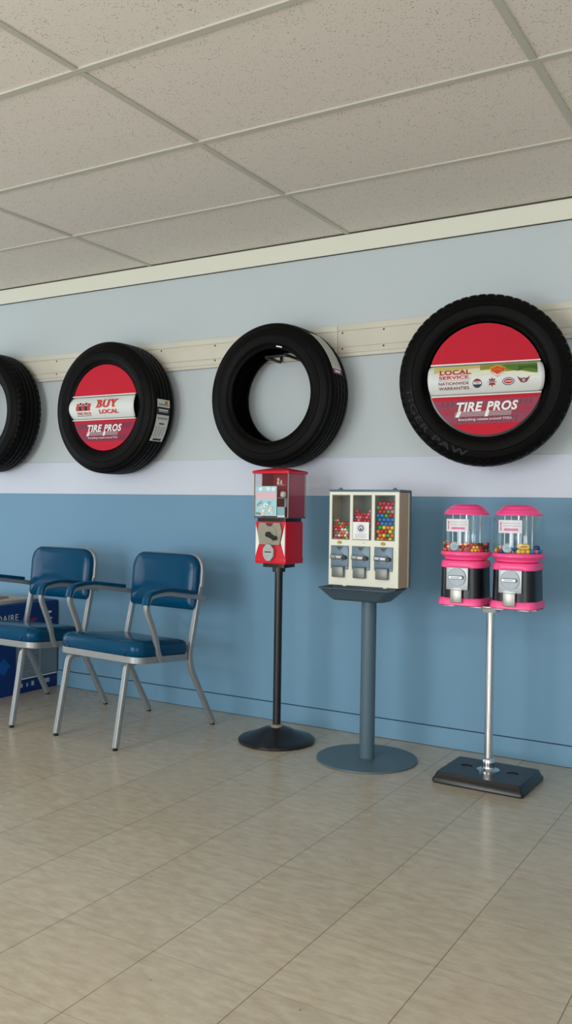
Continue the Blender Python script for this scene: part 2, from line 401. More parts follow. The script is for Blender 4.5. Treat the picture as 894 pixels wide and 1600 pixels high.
def make_tyre(name, label, cx, cy, cz, yaw, r_bead=.236, blocks=True, tilt=0, TR=.36):
    t = thing(name, label, 'tire', (cx, cy, cz)); t.rotation_euler = (tilt, 0, yaw)
    p, tread, back, inner = tyre_profile(r_bead, TW, TR)
    prof = p+tread+back+inner; n0 = len(p); n1 = n0+len(tread)
    def fn(k, i, r):
        if blocks and r > TR-.02 and i % 5 == 0 and (n0-4 <= k < n0 or n1 <= k < n1+4): return r-.007
        if r > TR-.004 and n0 <= k < n1 and (i+k) % 5 == 0: return r-.0022
        return r
    MB().lathe(prof, M_RUB, 300, axis='Y', closed=True, fn=fn).build('tire_body', t)
    return t
def ring_text(mb, txt, m, R0, h, ang0, ang1, y, bold=.02):
    """words around the sidewall; angle in degrees, clockwise positive downwards, read from the front"""
    vs, fs = text_mesh(txt, 1, bold, 0, 1.15)
    ax = min(v[0] for v in vs); bx = max(v[0] for v in vs); ay = min(v[1] for v in vs); by = max(v[1] for v in vs)
    out = []
    for v in vs:
        a = math.radians(ang0+(v[0]-ax)/(bx-ax)*(ang1-ang0)); q = R0+(v[1]-ay)/(by-ay)*h*(1 if ang1 < ang0 else -1)
        out.append((q*math.cos(a), y, q*math.sin(a)))
    mb.raw(out, fs, m)
def tread_label(t, a0, a1, y0, y1, marks, name='tread_label', R=.36):
    """a paper label wrapped on the tread; angles in degrees (0 = right, 90 = up)"""
    R = R+.0012; q = MB()
    fn = lambda s, v: ((R)*math.cos(math.radians(s)), v, (R)*math.sin(math.radians(s)))
    f2 = lambda s, v: ((R+.0008)*math.cos(math.radians(s)), v, (R+.0008)*math.sin(math.radians(s)))
    dgrid(q, a0, a1, y0, y1, mat('label_paper', (214, 214, 206), .5), fn, 14, 2)
    for (sa, sb, va, vb, m) in marks:
        dgrid(q, a0+(a1-a0)*sa, a0+(a1-a0)*sb, y0+(y1-y0)*va, y0+(y1-y0)*vb, m, f2, max(1, int(8*abs(sb-sa))+1), 1)
    o = q.build(name, t, 'white paper label stuck on the tread', norm=False); return o

TZ = 1.625
T4 = (-1.182, -.217, 1.620); T4Y = .32
YC = -.135
t1 = make_tyre('tire', 'black tire cut off by the left edge of the photo, hung on the wall', -4.30, YC, TZ, 0, blocks=True)
t2 = make_tyre('tire', 'black tire above the blue chairs, holding a round red sign that says BUY', -3.303, YC, TZ-.018, 0, blocks=False)
t3 = make_tyre('tire', 'black tire with an open centre directly above the red vending machine', -2.247, YC, TZ-.004, 0, r_bead=.223, blocks=False, TR=.349)
t4 = make_tyre('tire', 'black tire at the right, turned to the room, around the LOCAL SERVICE sign', T4[0], T4[1], T4[2], T4Y, blocks=True, TR=.355)
q = MB(); ring_text(q, 'TIGER PAW', M_RUB2, .326, .026, 186, 258, -TW/2-.0012, .03); q.build('raised_lettering', t4, 'raised dark lettering on the sidewall', norm=False)
G = mat('label_grey', (150, 150, 148), .6); K = M_BLACK
tread_label(t2, 5, -31, -.072, .030, [(.18, .36, 0, 1, K), (.23, .29, .12, .88, M_WHITE), (.42, .46, .1, .9, G), (.55, .58, .3, .7, K), (.63, .9, .15, .2, G), (.63, .9, .35, .4, G), (.66, .88, .55, .6, G), (.63, .85, .75, .8, G), (.93, .98, .2, .85, K), (.03, .1, .6, .85, mat('label_orange', (214, 110, 50), .5)), (.1, .14, .1, .9, G)])
MP = mat('label_purple', (120, 40, 110), .5)
tread_label(t3, 54, 14, -.068, .022, [(.9, 1, 0, 1, MP), (.92, .97, .2, .8, M_WHITE), (.1, .8, .2, .25, G), (.1, .85, .45, .5, G), (.15, .85, .68, .73, G), (.3, .85, .88, .93, G)], R=.349)
q = MB(); dgrid(q, 80, 72, -.082, -.079, M_WHITE, lambda s, v: ((.2335+(v+.08)*2)*math.cos(math.radians(s)), -.0925, (.2335+(v+.08)*2)*math.sin(math.radians(s))), 3, 1)
q.build('bead_sticker', t3, 'small white sticker on the inner edge', norm=False)

# wall brackets carrying the tyres
M_BKT = mat('bracket_black', (20, 20, 22), .4)
for (tx, bz, lab) in [(-4.30, .224, 'black wire bracket holding the tire at the left edge of the photo'), (-3.303, .206, 'black wire bracket behind the tire with the BUY sign'),
                  (-2.236, .190, 'black wire bracket seen through the open centre of the plain tire'), (-1.105, .224, 'black wire bracket behind the LOCAL SERVICE tire')]:
    q = MB(); x1 = .062
    q.tube(fillet([(-x1, -.006, .075), (-x1, -.006, -.008), (-x1, -.16, -.004), (x1, -.16, -.004), (x1, -.006, -.008), (x1, -.006, .075)], .015, 4), circ(.0075, 8), M_BKT, up=(0.1, .2, 1))
    q.box((0, -.0035, .065), (.16, .007, .022), M_BKT)
    o = q.build('wall_bracket', loc=(tx, -.022, TZ+bz)); tag(o, lab, 'bracket')

# round signs inserted in tyres
def make_sign(label, cx, cz, yaw, cy, roll, kind):
    s = thing('round_sign', label, 'sign', (cx, cy, cz)); s.rotation_euler = (0, roll, yaw)
    R = .2335 if kind == 'buy' else .2285; SL = .064; n = 40
    def seg(z0, up):
        a0 = math.asin(z0/R)
        return [(R*math.cos(a), R*math.sin(a)) for a in ([a0+(PI-2*a0)*i/n for i in range(n+1)] if up else [(-PI-a0)+(PI+2*a0)*i/n for i in range(n+1)])]
    MB().prism(seg(SL, True), 0, .005, M_RED).build('upper_panel', s, 'plain red upper panel')
    MB().prism(seg(-SL, False), 0, .005, M_RED).build('lower_panel', s, 'red lower panel with white lettering')
    MB().lathe([(R-.004, .03), (R-.004, .035)], M_BLACK, 64, axis='Y').build('interior_shade_disc', s)  # added black disc, stands in for the shaded tire interior behind the slot
    for z in (SL, -SL-.002):
        hw = math.sqrt(R*R-z*z)
        MB().box((0, -.003, z+.001), (2*hw, .014, .0055), M_WHITE, .001).build('slot_edging', s, 'white edging strip')
    # bulging banner
    def bf(off=0.):
        def f(x, z):
            k = max(0., math.cos(PI/2*min(1, abs(z)/.0625)))
            return (x, .004-.034*k**.8-off, z)
        return f
    f0 = bf(); NX, NZ = 28, 16; V = []
    for j in range(NZ+1):
        z = -.060+.120*j/NZ; e = .216+.016*math.sqrt(max(0, 1-(z/.0602)**2))
        for i in range(NX+1): V.append(f0(-e+2*e*i/NX, z))
    q = MB(); q.raw(V, [(j*(NX+1)+i, j*(NX+1)+i+1, (j+1)*(NX+1)+i+1, (j+1)*(NX+1)+i) for j in range(NZ) for i in range(NX)], M_BNW, True)
    bn = q.build('banner', s, 'curved printed banner across the middle', norm=False)
    so = bn.modifiers.new('thick', 'SOLIDIFY'); so.thickness = .0015; so.offset = 1
    fa = bf(.0022); fb = bf(.0037); a = MB()
    if kind == 'local':
        c1, c2, c3, c4 = (mat('print_' + n_, c_, .45) for n_, c_ in (('straw', (206, 198, 120)), ('olive', (150, 150, 60)), ('green', (92, 128, 56)), ('cream', (232, 232, 206))))
        def hill(x0, x1, lo, hi, m, off, nx=24):
            f_ = bf(off)
            V = [f_(x0+(x1-x0)*i/nx, (lambda l_, h_: l_+(h_-l_)*j/4)(lo(x0+(x1-x0)*i/nx), hi)) for j in range(5) for i in range(nx+1)]
            a.raw(V, [(j*(nx+1)+i, j*(nx+1)+i+1, (j+1)*(nx+1)+i+1, (j+1)*(nx+1)+i) for j in range(4) for i in range(nx)], m, True)
        hill(-.205, .205, lambda x: .016-.012*(x/.2)+.006*math.sin(x*30), .0565, c4, .0020)
        hill(-.205, .02, lambda x: .044-.016*(x/.2)**2, .0565, c1, .0023)
        hill(-.02, .205, lambda x: .036-.10*(x+.02)+.003*math.sin(x*60), .0565, c2, .0026)
        hill(.07, .205, lambda x: .034-.16*(x-.07)+.003*math.sin(x*90), .053-0, c3, .0029)
        hill(.13, .205, lambda x: .022+.010*math.sin((x-.13)*42), .044, mat('print_dkgreen', (66, 100, 44), .5), .0032)
        M1 = M_PRED
        put_text(a, 'LOCAL', M1, fb, -.182, -.058, .020, .040, .03)
        for sx in (-.178, -.150, -.122, -.094, -.066):
            dgrid(a, sx-.008, sx+.012, .0195, .0215, M1, fb, 2, 1)
        put_text(a, 'SERVICE', M1, fb, -.186, -.066, .001, .015, .025); decal(a, rect(-.063, -.060, .001, .004), M1, fb)
        dgrid(a, -.188, -.062, -.0045, -.0032, M1, fb, 6, 1)
        put_text(a, 'NATIONWIDE', mat('print_wine', (136, 42, 66), .5), fb, -.188, -.066, -.022, -.010, .012)
        put_text(a, 'WARRANTIES.', MATS['print_wine'], fb, -.188, -.062, -.041, -.029, .012)
        # badge
        OR, YE = mat('print_orange', (222, 84, 44), .45), mat('print_yellow', (226, 176, 60), .45)
        decal(a, [(.022, .022), (.048, .000), (.078, .024), (.082, .040), (.064, .046), (.048, .054), (.034, .046), (.018, .040)], YE, fb)
        decal(a, [(.026, .026), (.048, .012), (.073, .026), (.077, .038), (.062, .042), (.048, .050), (.036, .042), (.023, .038)], OR, bf(.0043))
        put_text(a, 'LOCAL', YE, bf(.0050), .032, .068, .030, .036, .0)
        # four emblems
        NB, DR = mat('print_navy', (38, 56, 88), .45), mat('print_darkred', (150, 34, 50), .45)
        decal(a, ell(-.033, -.020, .018), NB, fb); decal(a, rect(-.048, -.018, -.024, -.014), M_WHITE, bf(.0044)); decal(a, rect(-.046, -.020, -.013, -.008), M_PRED, bf(.0044)); put_text(a, 'TIRE', NB, bf(.0049), -.043, -.023, -.022, -.016, .01)
        star = [(.026+(.019 if i % 2 == 0 else .011)*math.cos(PI*i/8), -.018+(.019 if i % 2 == 0 else .011)*math.sin(PI*i/8)) for i in range(16)]
        decal(a, star, DR, fb); decal(a, rect(.012, .040, -.021, -.014), M_WHITE, bf(.0044)); decal(a, rect(.014, .038, -.0195, -.0155), DR, bf(.0049))
        decal(a, ell(.090, -.018, .024, .015), NB, fb); decal(a, ell(.090, -.018, .021, .012), M_WHITE, bf(.0044)); decal(a, ell(.090, -.018, .018, .0095), M_PRED, bf(.0049)); decal(a, rect(.077, .103, -.0195, -.0165), M_WHITE, bf(.0054))
        for sg in (-1, 1):
            decal(a, [(.150+sg*.004, -.026), (.150+sg*.012, -.024), (.150+sg*.020, -.012), (.150+sg*.026, .000), (.150+sg*.014, -.008), (.150+sg*.004, -.010)][::sg], DR, fb)
        decal(a, ell(.150, -.017, .010), NB, fb); decal(a, ell(.150, -.017, .007), M_PGREY, bf(.0044))
    else:
        # small logo with red figures, words BUY LOCAL
        put_text(a, 'TIRE PROS', M_PRED, fb, -.175, -.072, -.038, -.024, .02, .2)
        dgrid(a, -.178, -.074, -.044, -.042, M_BLACK, fb, 5, 1)
        for i in range(5):
            x = -.168+i*.021; c_ = M_PRED if i % 2 == 0 else M_BLACK
            decal(a, ell(x, .018+.004*(i % 2), .0068), c_, fb)
            decal(a, [(x-.010, -.016), (x+.010, -.016), (x+.009, .006), (x, .012), (x-.009, .006)], c_, fb)
            decal(a, [(x+.004, .004), (x+.012, .024), (x+.016, .022), (x+.010, .0)], M_PRED, fb)
        a.build('logo_print', bn, norm=False); a = MB()
        OR = mat('print_vermilion', (206, 62, 48), .45)
        for dx, of in ((0, .0037), (.003, .0040), (.006, .0043)): put_text(a, 'BUY', OR, bf(of), -.030+dx, .112+dx, -.004, .040, .02, 0, 1.15)
        for x0_, x1_ in ((-.036, -.020), (.020, .044), (.050, .070), (.076, .094), (.106, .124)): dgrid(a, x0_, x1_, .0375, .0405, OR, bf(.0046), 2, 1)
        dgrid(a, -.036, -.020, -.004, -.0015, OR, bf(.0046), 2, 1); dgrid(a, .088, .110, -.004, -.0015, OR, bf(.0046), 2, 1)
        for dx, of in ((0, .0037), (.002, .0040)): put_text(a, 'LOCAL', OR, bf(of), -.012+dx, .122+dx, -.036, -.014, .03)
        dgrid(a, .006, .078, .047, .0485, M_PGREY, fb, 3, 1)
    a.build('banner_print', bn, norm=False)
    # lower artwork
    l = MB(); fl = lambda x, z: (x, -.0010, z); f2 = lambda x, z: (x, -.0016, z); f3 = lambda x, z: (x, -.0024, z)
    zt, zb = -.083, -.182
    pts = []
    for i in range(11):
        z = zt+(zb-zt)*i/10; pts.append((math.sqrt(R*R-z*z)-.0008, z))
    decal(l, [(-x, z) for x, z in pts][::-1]+pts, M_MAR, fl)
    for i in range(22):
        x = -.20+i*.0195
        for z0, z1 in ((-.108, -.086), (-.178, -.152)):
            hw = math.sqrt(R*R-z0*z0) if abs(z0) > abs(z1) else math.sqrt(R*R-z1*z1)
            if abs(x)+.014 < hw-.004 and not (z0 > -.12 and -.10 < x < .12): decal(l, [(x, z0), (x+.008, z0), (x+.0145, z1), (x+.0065, z1)], M_MAR2, f2)
    for z in (-.121, -.131, -.141):
        hw = math.sqrt(R*R-z*z)-.004; decal(l, rect(-hw, hw, z, z+.0022), M_RED, f2)
    sl = .25
    for i in range(6):
        z = -.150+i*.0034
        decal(l, [(-.128+sl*(z+.15), z), (.098+sl*(z+.15), z), (.098+sl*(z+.152), z+.0018), (-.128+sl*(z+.152), z+.0018)], M_PGREY, f3)
    f4 = lambda x, z: (x, -.0032, z)
    put_text(l, 'TIRE', M_WHITE, f4, -.118, -.012, -.131, -.092, .035, .28, 1.08)
    put_text(l, 'PROS', M_WHITE, f4, .000, .128, -.131, -.092, .035, .28, 1.08)
    decal(l, [(-.125, -.153), (-.110, -.153), (-.098, -.128), (-.113, -.128)], M_WHITE, f4)
    decal(l, [(-.008, -.153), (.006, -.153), (.014, -.128), (.000, -.128)], M_WHITE, f4)
    put_text(l, 'Everything rotates around YOU.', M_WHITE, f4, -.112, .102, -.1705, -.158, .006)
    l.build('panel_print', s, norm=False)
    return s
make_sign('round red sign with BUY LOCAL banner, set in the tire above the chairs', -3.303, TZ-.018, 0, YC-.080, 0, 'buy')
_y = T4Y
make_sign('round red sign with LOCAL SERVICE NATIONWIDE WARRANTIES banner in the right tire', T4[0]+.086*math.sin(_y), T4[2], _y, T4[1]-.086*math.cos(_y), -.04, 'local')

# ------------------------------------------------------------------ chairs
M_VIN = mat('blue_vinyl', (0, 66, 100), .2, spec=.22, noise=.06, nscale=6, bump=.25, bscale=18)
M_PIPE = mat('dark_blue_piping', (0, 40, 66), .4)
M_ALU = mat('brushed_aluminium', (160, 164, 166), .42, .55, noise=.06, nscale=30)
M_RUBF = mat('black_rubber', (24, 22, 22), .6)
SQ = rr(.024, .024, .004, 2)
SQF = rr(.027, .018, .004, 2)
def make_chair(label, loc, rz, grp=None):
    t = thing('armchair', label, 'chair', loc, rz, grp)
    W = .215
    # seat frame: closed rounded band
    o = rr(.445, .385, (.06, .012, .012, .06), 6)
    oi = rr(.405, .345, (.045, .008, .008, .045), 6)
    cy = .236
    def zz(y, base): return base+.020-.092*y
    def fx(y): return 1+.25*max(0, min(1, (.43-y)/.39))
    rings = []
    for lst, dz in ((o, .392), (o, .362), (oi, .362), (oi, .392)):
        rings.append([(x*fx(y+cy), y+cy, zz(y+cy, dz)) for x, y in lst])
    MB().rings(rings, M_ALU, closed=True, smooth=False).build('seat_frame', t, bevel=.002)
    # cushion
    rg = []
    for h, ins in ((.0, .004), (.012, -.002), (.040, -.003), (.055, .003), (.064, .014), (.069, .035), (.072, .07), (.074, .11), (.075, .15)):
        oo = rr(.438-2*ins, .382-2*ins, tuple(max(.01, q-ins*.6) for q in (.06, .02, .02, .06)), 6)
        ring = []
        for x, y in oo:
            Y = y+cy; z = zz(Y, .393)+h
            if h > .03: z -= .012*max(0, (.11-Y)/.11)**2*1.2
            ring.append((x*fx(Y), Y, z))
        rg.append(ring)
    MB().rings(rg, M_VIN, smooth=True, capsmooth=True).build('seat', t, 'blue vinyl padded seat')
    # piping: two side seams running from front corner up and back
    for s_ in (-1, 1):
        q = MB(); pp = []
        for (x, y, dz) in [(.150, .0425, .008), (.158, .0425, .030), (.178, .052, .052), (.204, .078, .058), (.2155, .125, .0565), (.2165, .18, .0565), (.2165, .28, .0565), (.2165, .40, .0565), (.204, .424, .0565)]:
            pp.append((s_*x*fx(y), y, zz(y, .393)+dz+(-.012*max(0, (.11-y)/.11)**2*1.2)))
        q.tube(fillet(pp, .03, 3), circ(.0032, 6), M_PIPE); q.build('piping', t, 'dark blue seam piping')
    # front legs
    for s_ in (-1, 1):
        q = MB()
        q.tube(fillet([(s_*(W-.040), .13, .370), (s_*(W-.020), .056, .372), (s_*(W-.015), -.012, .012)], [.045], 6), SQ, M_ALU, up=(0, 1, .2))
        lg = q.build('leg', t)
        MB().lathe([(.011, 0), (.012, .005), (.008, .008), (.007, .02)], M_RUBF, 14, (s_*(W-.015), -.013, 0)).build('foot_glide', lg, 'small black foot glide')
        # rear leg and back post in one tube
        q = MB()
        q.tube(fillet([(s_*(W+.006), .612, .012), (s_*(W+.006), .428, .335), (s_*(W+.005), .487, .59), (s_*(W+.002), .513, .70)], [.07, .05], 6), SQ, M_ALU, up=(0, 1, .3))
        lg = q.build('rear_leg', t)
        MB().lathe([(.011, 0), (.012, .005), (.008, .008), (.007, .02)], M_RUBF, 14, (s_*(W+.006), .613, 0)).build('foot_glide', lg, 'small black foot glide')
    # cross bar under the seat
    MB().tube([(-W+.03, .128, .370), (W-.03, .128, .370)], SQ, M_ALU).build('cross_bar', t)
    # back frame hoop behind the cushion
    x0 = W+.002
    q = MB(); q.tube(fillet([(-x0, .513, .69), (-x0, .5245, .829), (x0, .5245, .829), (x0, .513, .69)], .068, 8), rr(.034, .022, .004, 2), M_ALU, up=(0, 1, .05)); q.build('back_frame', t)
    # backrest cushion: rounded outline, slightly curved in plan, leaning back
    rg = []
    w_, h_ = .446, .268
    for dep, ins in ((0, .012), (.006, .002), (.026, 0), (.036, .005), (.043, .016), (.048, .035), (.052, .06), (.054, .09), (.055, .12)):
        oo = rr(w_-2*ins, h_-2*ins, tuple(max(.008, v-ins*.5) for v in (.022, .075, .075, .022)), 7)
        rg.append([(x, .506+(z)*.09-dep+.010*(x/.2)**2-.004, .711+z) for x, z in oo])
    MB().rings(rg, M_VIN, smooth=True, capsmooth=True).build('backrest', t, 'blue vinyl padded backrest')
    # arms
    for s_ in (-1, 1):
        xa = s_*(W+.021)
        ax = s_*(W+.022)
        bx = s_*(W+.045)
        path = fillet([(bx, .205, .375), (bx, .184, .405), (bx, .168, .48), (bx, .104, .622), (bx, .126, .672), (bx*.985+ax*.015, .226, .682), (ax, .46, .646), (ax, .522, .632)], [.03, .05, .05, .04, .06, .05], 5)
        q = MB(); q.tube(path, rr(.024, .020, .004, 2), M_ALU, up=(1, 0, 0)); ar = q.build('arm', t)
        pad = fillet([(bx, .101, .634), (bx, .116, .685), (bx, .228, .699), (ax*.85+bx*.15, .440, .667)], [.045, .06], 6)
        q = MB(); q.tube(pad, rr(.036, .017, .007, 3)if False else [(b_, a_) for a_, b_ in rr(.040, .018, .007, 3)], M_VIN, up=(1, 0, 0)); q.build('arm_pad', ar, 'blue vinyl arm pad')
    return t
make_chair('blue vinyl armchair nearest the red vending machine, in front of the other chair', (-2.813, -.835, 0), -.095)
make_chair('blue vinyl armchair beside the blue carton, cut off by the left edge of the photo', (-3.497, -.825, 0), -.012)

# ------------------------------------------------------------------ carton and magazines at the left
M_CB = mat('carton_blue', (0, 48, 112), .5, noise=.05, nscale=8)
M_CB2 = mat('carton_blue_light', (0, 86, 160), .5)
M_CG = mat('carton_print_grey', (118, 132, 138), .5, noise=.04, nscale=20)
M_CGL = mat('carton_print_light', (168, 180, 186), .5)
BX1 = -3.835; BY0, BY1 = -.66, -.014; BH = .512
t = thing('carton', 'large blue cardboard carton with white FRIGIDAIRE lettering on the floor behind the left chair', 'box', (-4.112, -.337, 0))
q = MB(); q.box((0, 0, BH/2), (.554, BY1-BY0, BH), M_CB, .004); q.build('box_body', t)
q = MB(); fy = lambda y, z: (BX1+4.112+.0008, y+.337, z); f2 = lambda y, z: (BX1+4.112+.0016, y+.337, z); f3 = lambda y, z: (BX1+4.112+.0024, y+.337, z)
decal(q, rect(-.33, -.016, .085, .345), M_CG, fy); decal(q, rect(-.33, -.016, .078, .088), M_WHITE, fy); decal(q, rect(-.155, -.148, .09, .345), M_CGL, f2)
for k in range(9): decal(q, rect(-.325, -.165, .12+k*.024, .1215+k*.024), M_CGL, f2)
decal(q, [(-.47, .17), (-.42, .22), (-.37, .17), (-.42, .12)], M_CB2, f2)
put_text(q, 'FRIGIDAIRE', M_WHITE, f2, -.60, -.318, .420, .456, .0, 0, 1.1)
decal(q, [(-.31, .414), (-.30, .404), (-.18, .408), (-.18, .422)], mat('print_crimson', (170, 40, 60), .5), f2)
decal(q, ell(-.312, .408, .008), M_WHITE, f3)
for (y, z, w_, h_) in [(-.10, .44, .035, .012), (-.10, .405, .04, .008), (-.10, .368, .03, .014), (-.115, .335, .01, .01)]: decal(q, rect(y, y+w_, z, z+h_), M_WHITE, f2)
for (y, w_, h_) in [(-.30, .02, .022), (-.252, .012, .02), (-.215, .02, .026), (-.125, .05, .026)]: decal(q, rect(y, y+w_, .034, .034+h_), M_CGL, f2)
q.build('carton_print', t, norm=False)
for k, (x, y, rz, sx, sy, h, c, lab) in enumerate([(-4.06, -.30, .1, .36, .46, .010, (150, 140, 128), 'greyish magazine at the bottom of the pile on the blue carton'),
        (-4.05, -.34, -.12, .30, .42, .008, (176, 160, 130), 'tan magazine lying in the middle of the pile on the carton'),
        (-4.08, -.42, .22, .24, .32, .009, (130, 62, 72), 'dark red magazine lying on top of the pile on the carton')]):
    z = BH+sum((.010, .008, .009)[:k])
    th = thing('magazine', lab, 'magazine', (x, y, z), rz, 'magazines on the blue carton')
    MB().box((0, 0, h/2), (sx-.006, sy-.006, h-.002), mat('paper_edge', (200, 194, 180), .7), .0005).build('pages', th)
    MB().loft([(h-.001, sx, sy, .004), (h, sx, sy, .004)], mat('cover_%d' % k, c, .35, noise=.3, nscale=12), smooth=False).build('cover', th)

# ------------------------------------------------------------------ machine 1: red vending machine on a black pole stand
M_BLK = mat('black_paint', (26, 27, 29), .3, bump=.05)
M_VR = mat('red_enamel', (212, 20, 44), .3, spec=.5)
M_STEEL = mat('zinc_plate', (150, 146, 128), .42, .4, noise=.08, nscale=50)
M_CHR = mat('chrome', (225, 228, 232), .1, 1.)
RX, RY, RZB = -2.108, -.335, .824
t = thing('machine_stand', 'black pole stand with a round domed base, carrying the red vending machine', 'stand', (RX, RY, 0))
MB().lathe([(.172, 0), (.177, .004), (.177, .013), (.170, .018), (.145, .024), (.105, .040), (.068, .058), (.046, .066), (.036, .068)], M_BLK, 64).build('base', t)
MB().lathe([(.030, .066), (.031, .072), (.027, .078), (.022, .080)], M_STEEL, 24).build('collar', t, 'steel collar')
MB().lathe([(.0185, .066), (.0185, .806)], M_BLK, 24).build('pole', t)
q = MB(); q.lathe([(.030, .784), (.030, .806)], M_BLK, 20); q.loft([(.806, .12, .10, .01), (.824, .12, .10, .01)], M_BLK, smooth=False); q.build('mounting_plate', t)
t = thing('vending_machine', 'red capsule vending machine with a clear display top, under the plain tire', 'vending machine', (RX, RY, RZB), -.03)
w_, d_ = .166, .150; hb = .192
q = MB(); q.loft([(0, w_, d_, .006), (.008, w_+.004, d_+.004, .006), (.026, w_+.004, d_+.004, .006), (.030, w_, d_, .006), (hb, w_, d_, .006)], M_VR, smooth=False); q.build('body', t, bevel=.0015)
fy = -d_/2
for s_ in (-1, 1):
    q = MB(); q.prism([(s_*.079, .176), (s_*.058, .098), (s_*.079, .036)][::s_], fy-.003, fy+.001, M_WHITE); q.build('flank_panel', t, 'white triangular panel')
q = MB(); q.prism([(-.056, .188), (-.066, .150), (-.054, .086), (.054, .086), (.066, .150), (.056, .188)], fy-.010, fy, M_STEEL); pl = q.build('coin_plate', t, 'grey metal coin plate', bevel=.002)
q = MB(); q.lathe([(.040, fy-.0125), (.040, fy-.009)], M_STEEL, 32, (0, 0, .135), 'Y'); q.build('dial', pl)
q = MB(); q.tube([(-.010, fy-.020, .136), (.034, fy-.022, .118)], rr(.012, .018, .004, 2), M_BLK); q.lathe([(.012, fy-.026), (.012, fy-.012)], M_BLK, 16, (0, 0, .134), 'Y'); q.lathe([(.010, fy-.030), (.010, fy-.012)], M_BLK, 16, (.034, 0, .118), 'Y'); q.build('handle', pl, 'dark turning handle')
q = MB(); q.prism([(-.020, .186), (.020, .186), (.010, .170), (-.010, .170)], fy-.0125, fy-.009, MATS['print_maroon'] if 'print_maroon' in MATS else M_MAR2); q.build('coin_slot', pl)
q = MB(); o8 = [(.030*math.cos(PI/8+PI/4*i)*1.0, .052+.042*math.sin(PI/8+PI/4*i)) for i in range(8)]
q.prism(o8, fy-.020, fy-.002, mat('flap_metal', (186, 192, 194), .3, .6, noise=.15, nscale=60)); fl_ = q.build('chute_flap', t, 'silver eight-sided chute flap', bevel=.002)
q = MB(); ff = lambda x, z: (x, fy-.0206, z)
for (a_, b_, z) in [(-.012, .012, .066), (-.018, .018, .052), (-.012, .012, .036)]: decal(q, rect(a_, b_, z, z+.005), M_BLACK if z == .052 else M_PGREY, ff)
q.build('embossing', fl_, norm=False)
q = MB(); q.loft([(hb, w_-.01, d_-.01, .006), (hb+.018, w_-.01, d_-.01, .006)], M_BLK, smooth=False); q.build('gap_band', t, 'black band between body and clear top')
# clear top
zt0 = hb+.016; W2, D2 = .186, .150; hz = .206
q = MB(); L4 = [(zt0, W2, D2, .004), (zt0+hz, W2, D2, .004)]
for s_ in (-1, 1):
    q.box((s_*W2/2, 0, zt0+hz/2), (.003, D2, hz), CLEAR)
    q.box((0, s_*D2/2, zt0+hz/2), (W2-.003, .003, hz), CLEAR)
q.build('clear_case', t, 'clear plastic display case')
q = MB()
for sx in (-1, 1):
    for sy in (-1, 1): q.box((sx*(W2/2-.001), sy*(D2/2-.001), zt0+hz/2), (.004, .004, hz), mat('case_edge', (150, 140, 130), .3, alpha=1))
q.box((0, 0, zt0+.002), (W2+.002, D2+.002, .005), mat('case_foot', (90, 60, 60), .4)); q.build('case_edges', t)
# red liner inside: side boards and back
q = MB()
M_LIN = mat('red_liner', (178, 26, 52), .45)
q.box((W2/2-.005, .0, zt0+hz/2), (.003, D2-.008, hz-.006), M_LIN); q.box((-W2/2+.010, .02, zt0+hz/2), (.003, D2-.060, hz-.008), M_LIN); q.box((0, D2/2-.010, zt0+hz/2), (W2-.02, .003, hz-.008), M_LIN)
q.build('liner', t, 'red inner boards')
# display card
q = MB(); yc = -D2/2+.005
q.box((-.030, yc, zt0+.077), (.116, .0016, .136), mat('card_blue', (176, 216, 222), .5)); cd = q.build('display_card', t, 'pale blue printed display card')
q = MB(); f1 = lambda x, z: (-.030+x, yc-.0012, zt0+.077+z); f2 = lambda x, z: (-.030+x, yc-.0018, zt0+.077+z); f3 = lambda x, z: (-.030+x, yc-.0024, zt0+.077+z)
PK, SK, TE, CRM = (mat('card_' + n_, c_, .5) for n_, c_ in (('pink', (240, 186, 198)), ('skin', (240, 214, 196)), ('teal', (90, 156, 176)), ('cream', (236, 240, 236))))
decal(q, [(-.056+.112*i/14, .010+.004*math.sin(i*1.9)) for i in range(15)]+[(.056-.112*i/14, .040+.005*math.sin(i*1.6)) for i in range(15)], PK, f1)
rnd = random.Random(3)
for i in range(14):
    x, z = rnd.uniform(-.045, .045), rnd.uniform(-.058, -.004); r_ = rnd.uniform(.006, .013)
    decal(q, ell(x, z, r_, r_*.8, 12), (CRM, TE, SK)[i % 3], (lambda u: (lambda x, z: (-.030+x, yc-.0018-u, zt0+.077+z)))(i*.0001)); decal(q, ell(x+r_*.2, z-r_*.1, r_*.35, r_*.3, 8), (TE, CRM, PK)[i % 3], (lambda u: (lambda x, z: (-.030+x, yc-.00185-u, zt0+.077+z)))(i*.0001))
for x, z in ((-.03, .055), (.012, .056), (.04, .055)): decal(q, ell(x, z, .011, .009, 12), CRM, f2)
for x in (-.012, .022): decal(q, ell(x, -.044, .008, .006, 12), M_WHITE, lambda x, z: (-.030+x, yc-.0038, zt0+.077+z))
put_text(q, '25¢', mat('print_darkolive', (96, 82, 50), .5), lambda x, z: (-.030+x, yc-.0045, zt0+.077+z), -.054, -.026, -.064, -.052, .02)
q.build('card_print', cd, norm=False)
q = MB()   # second narrow card, right
q.box((.052, yc, zt0+.032), (.040, .0016, .040), mat('card_sky', (140, 176, 190), .5)); q.box((.052, yc, zt0+.008), (.040, .0016, .012), MATS['card_cream']); q.build('small_card', t, 'small pale blue card')
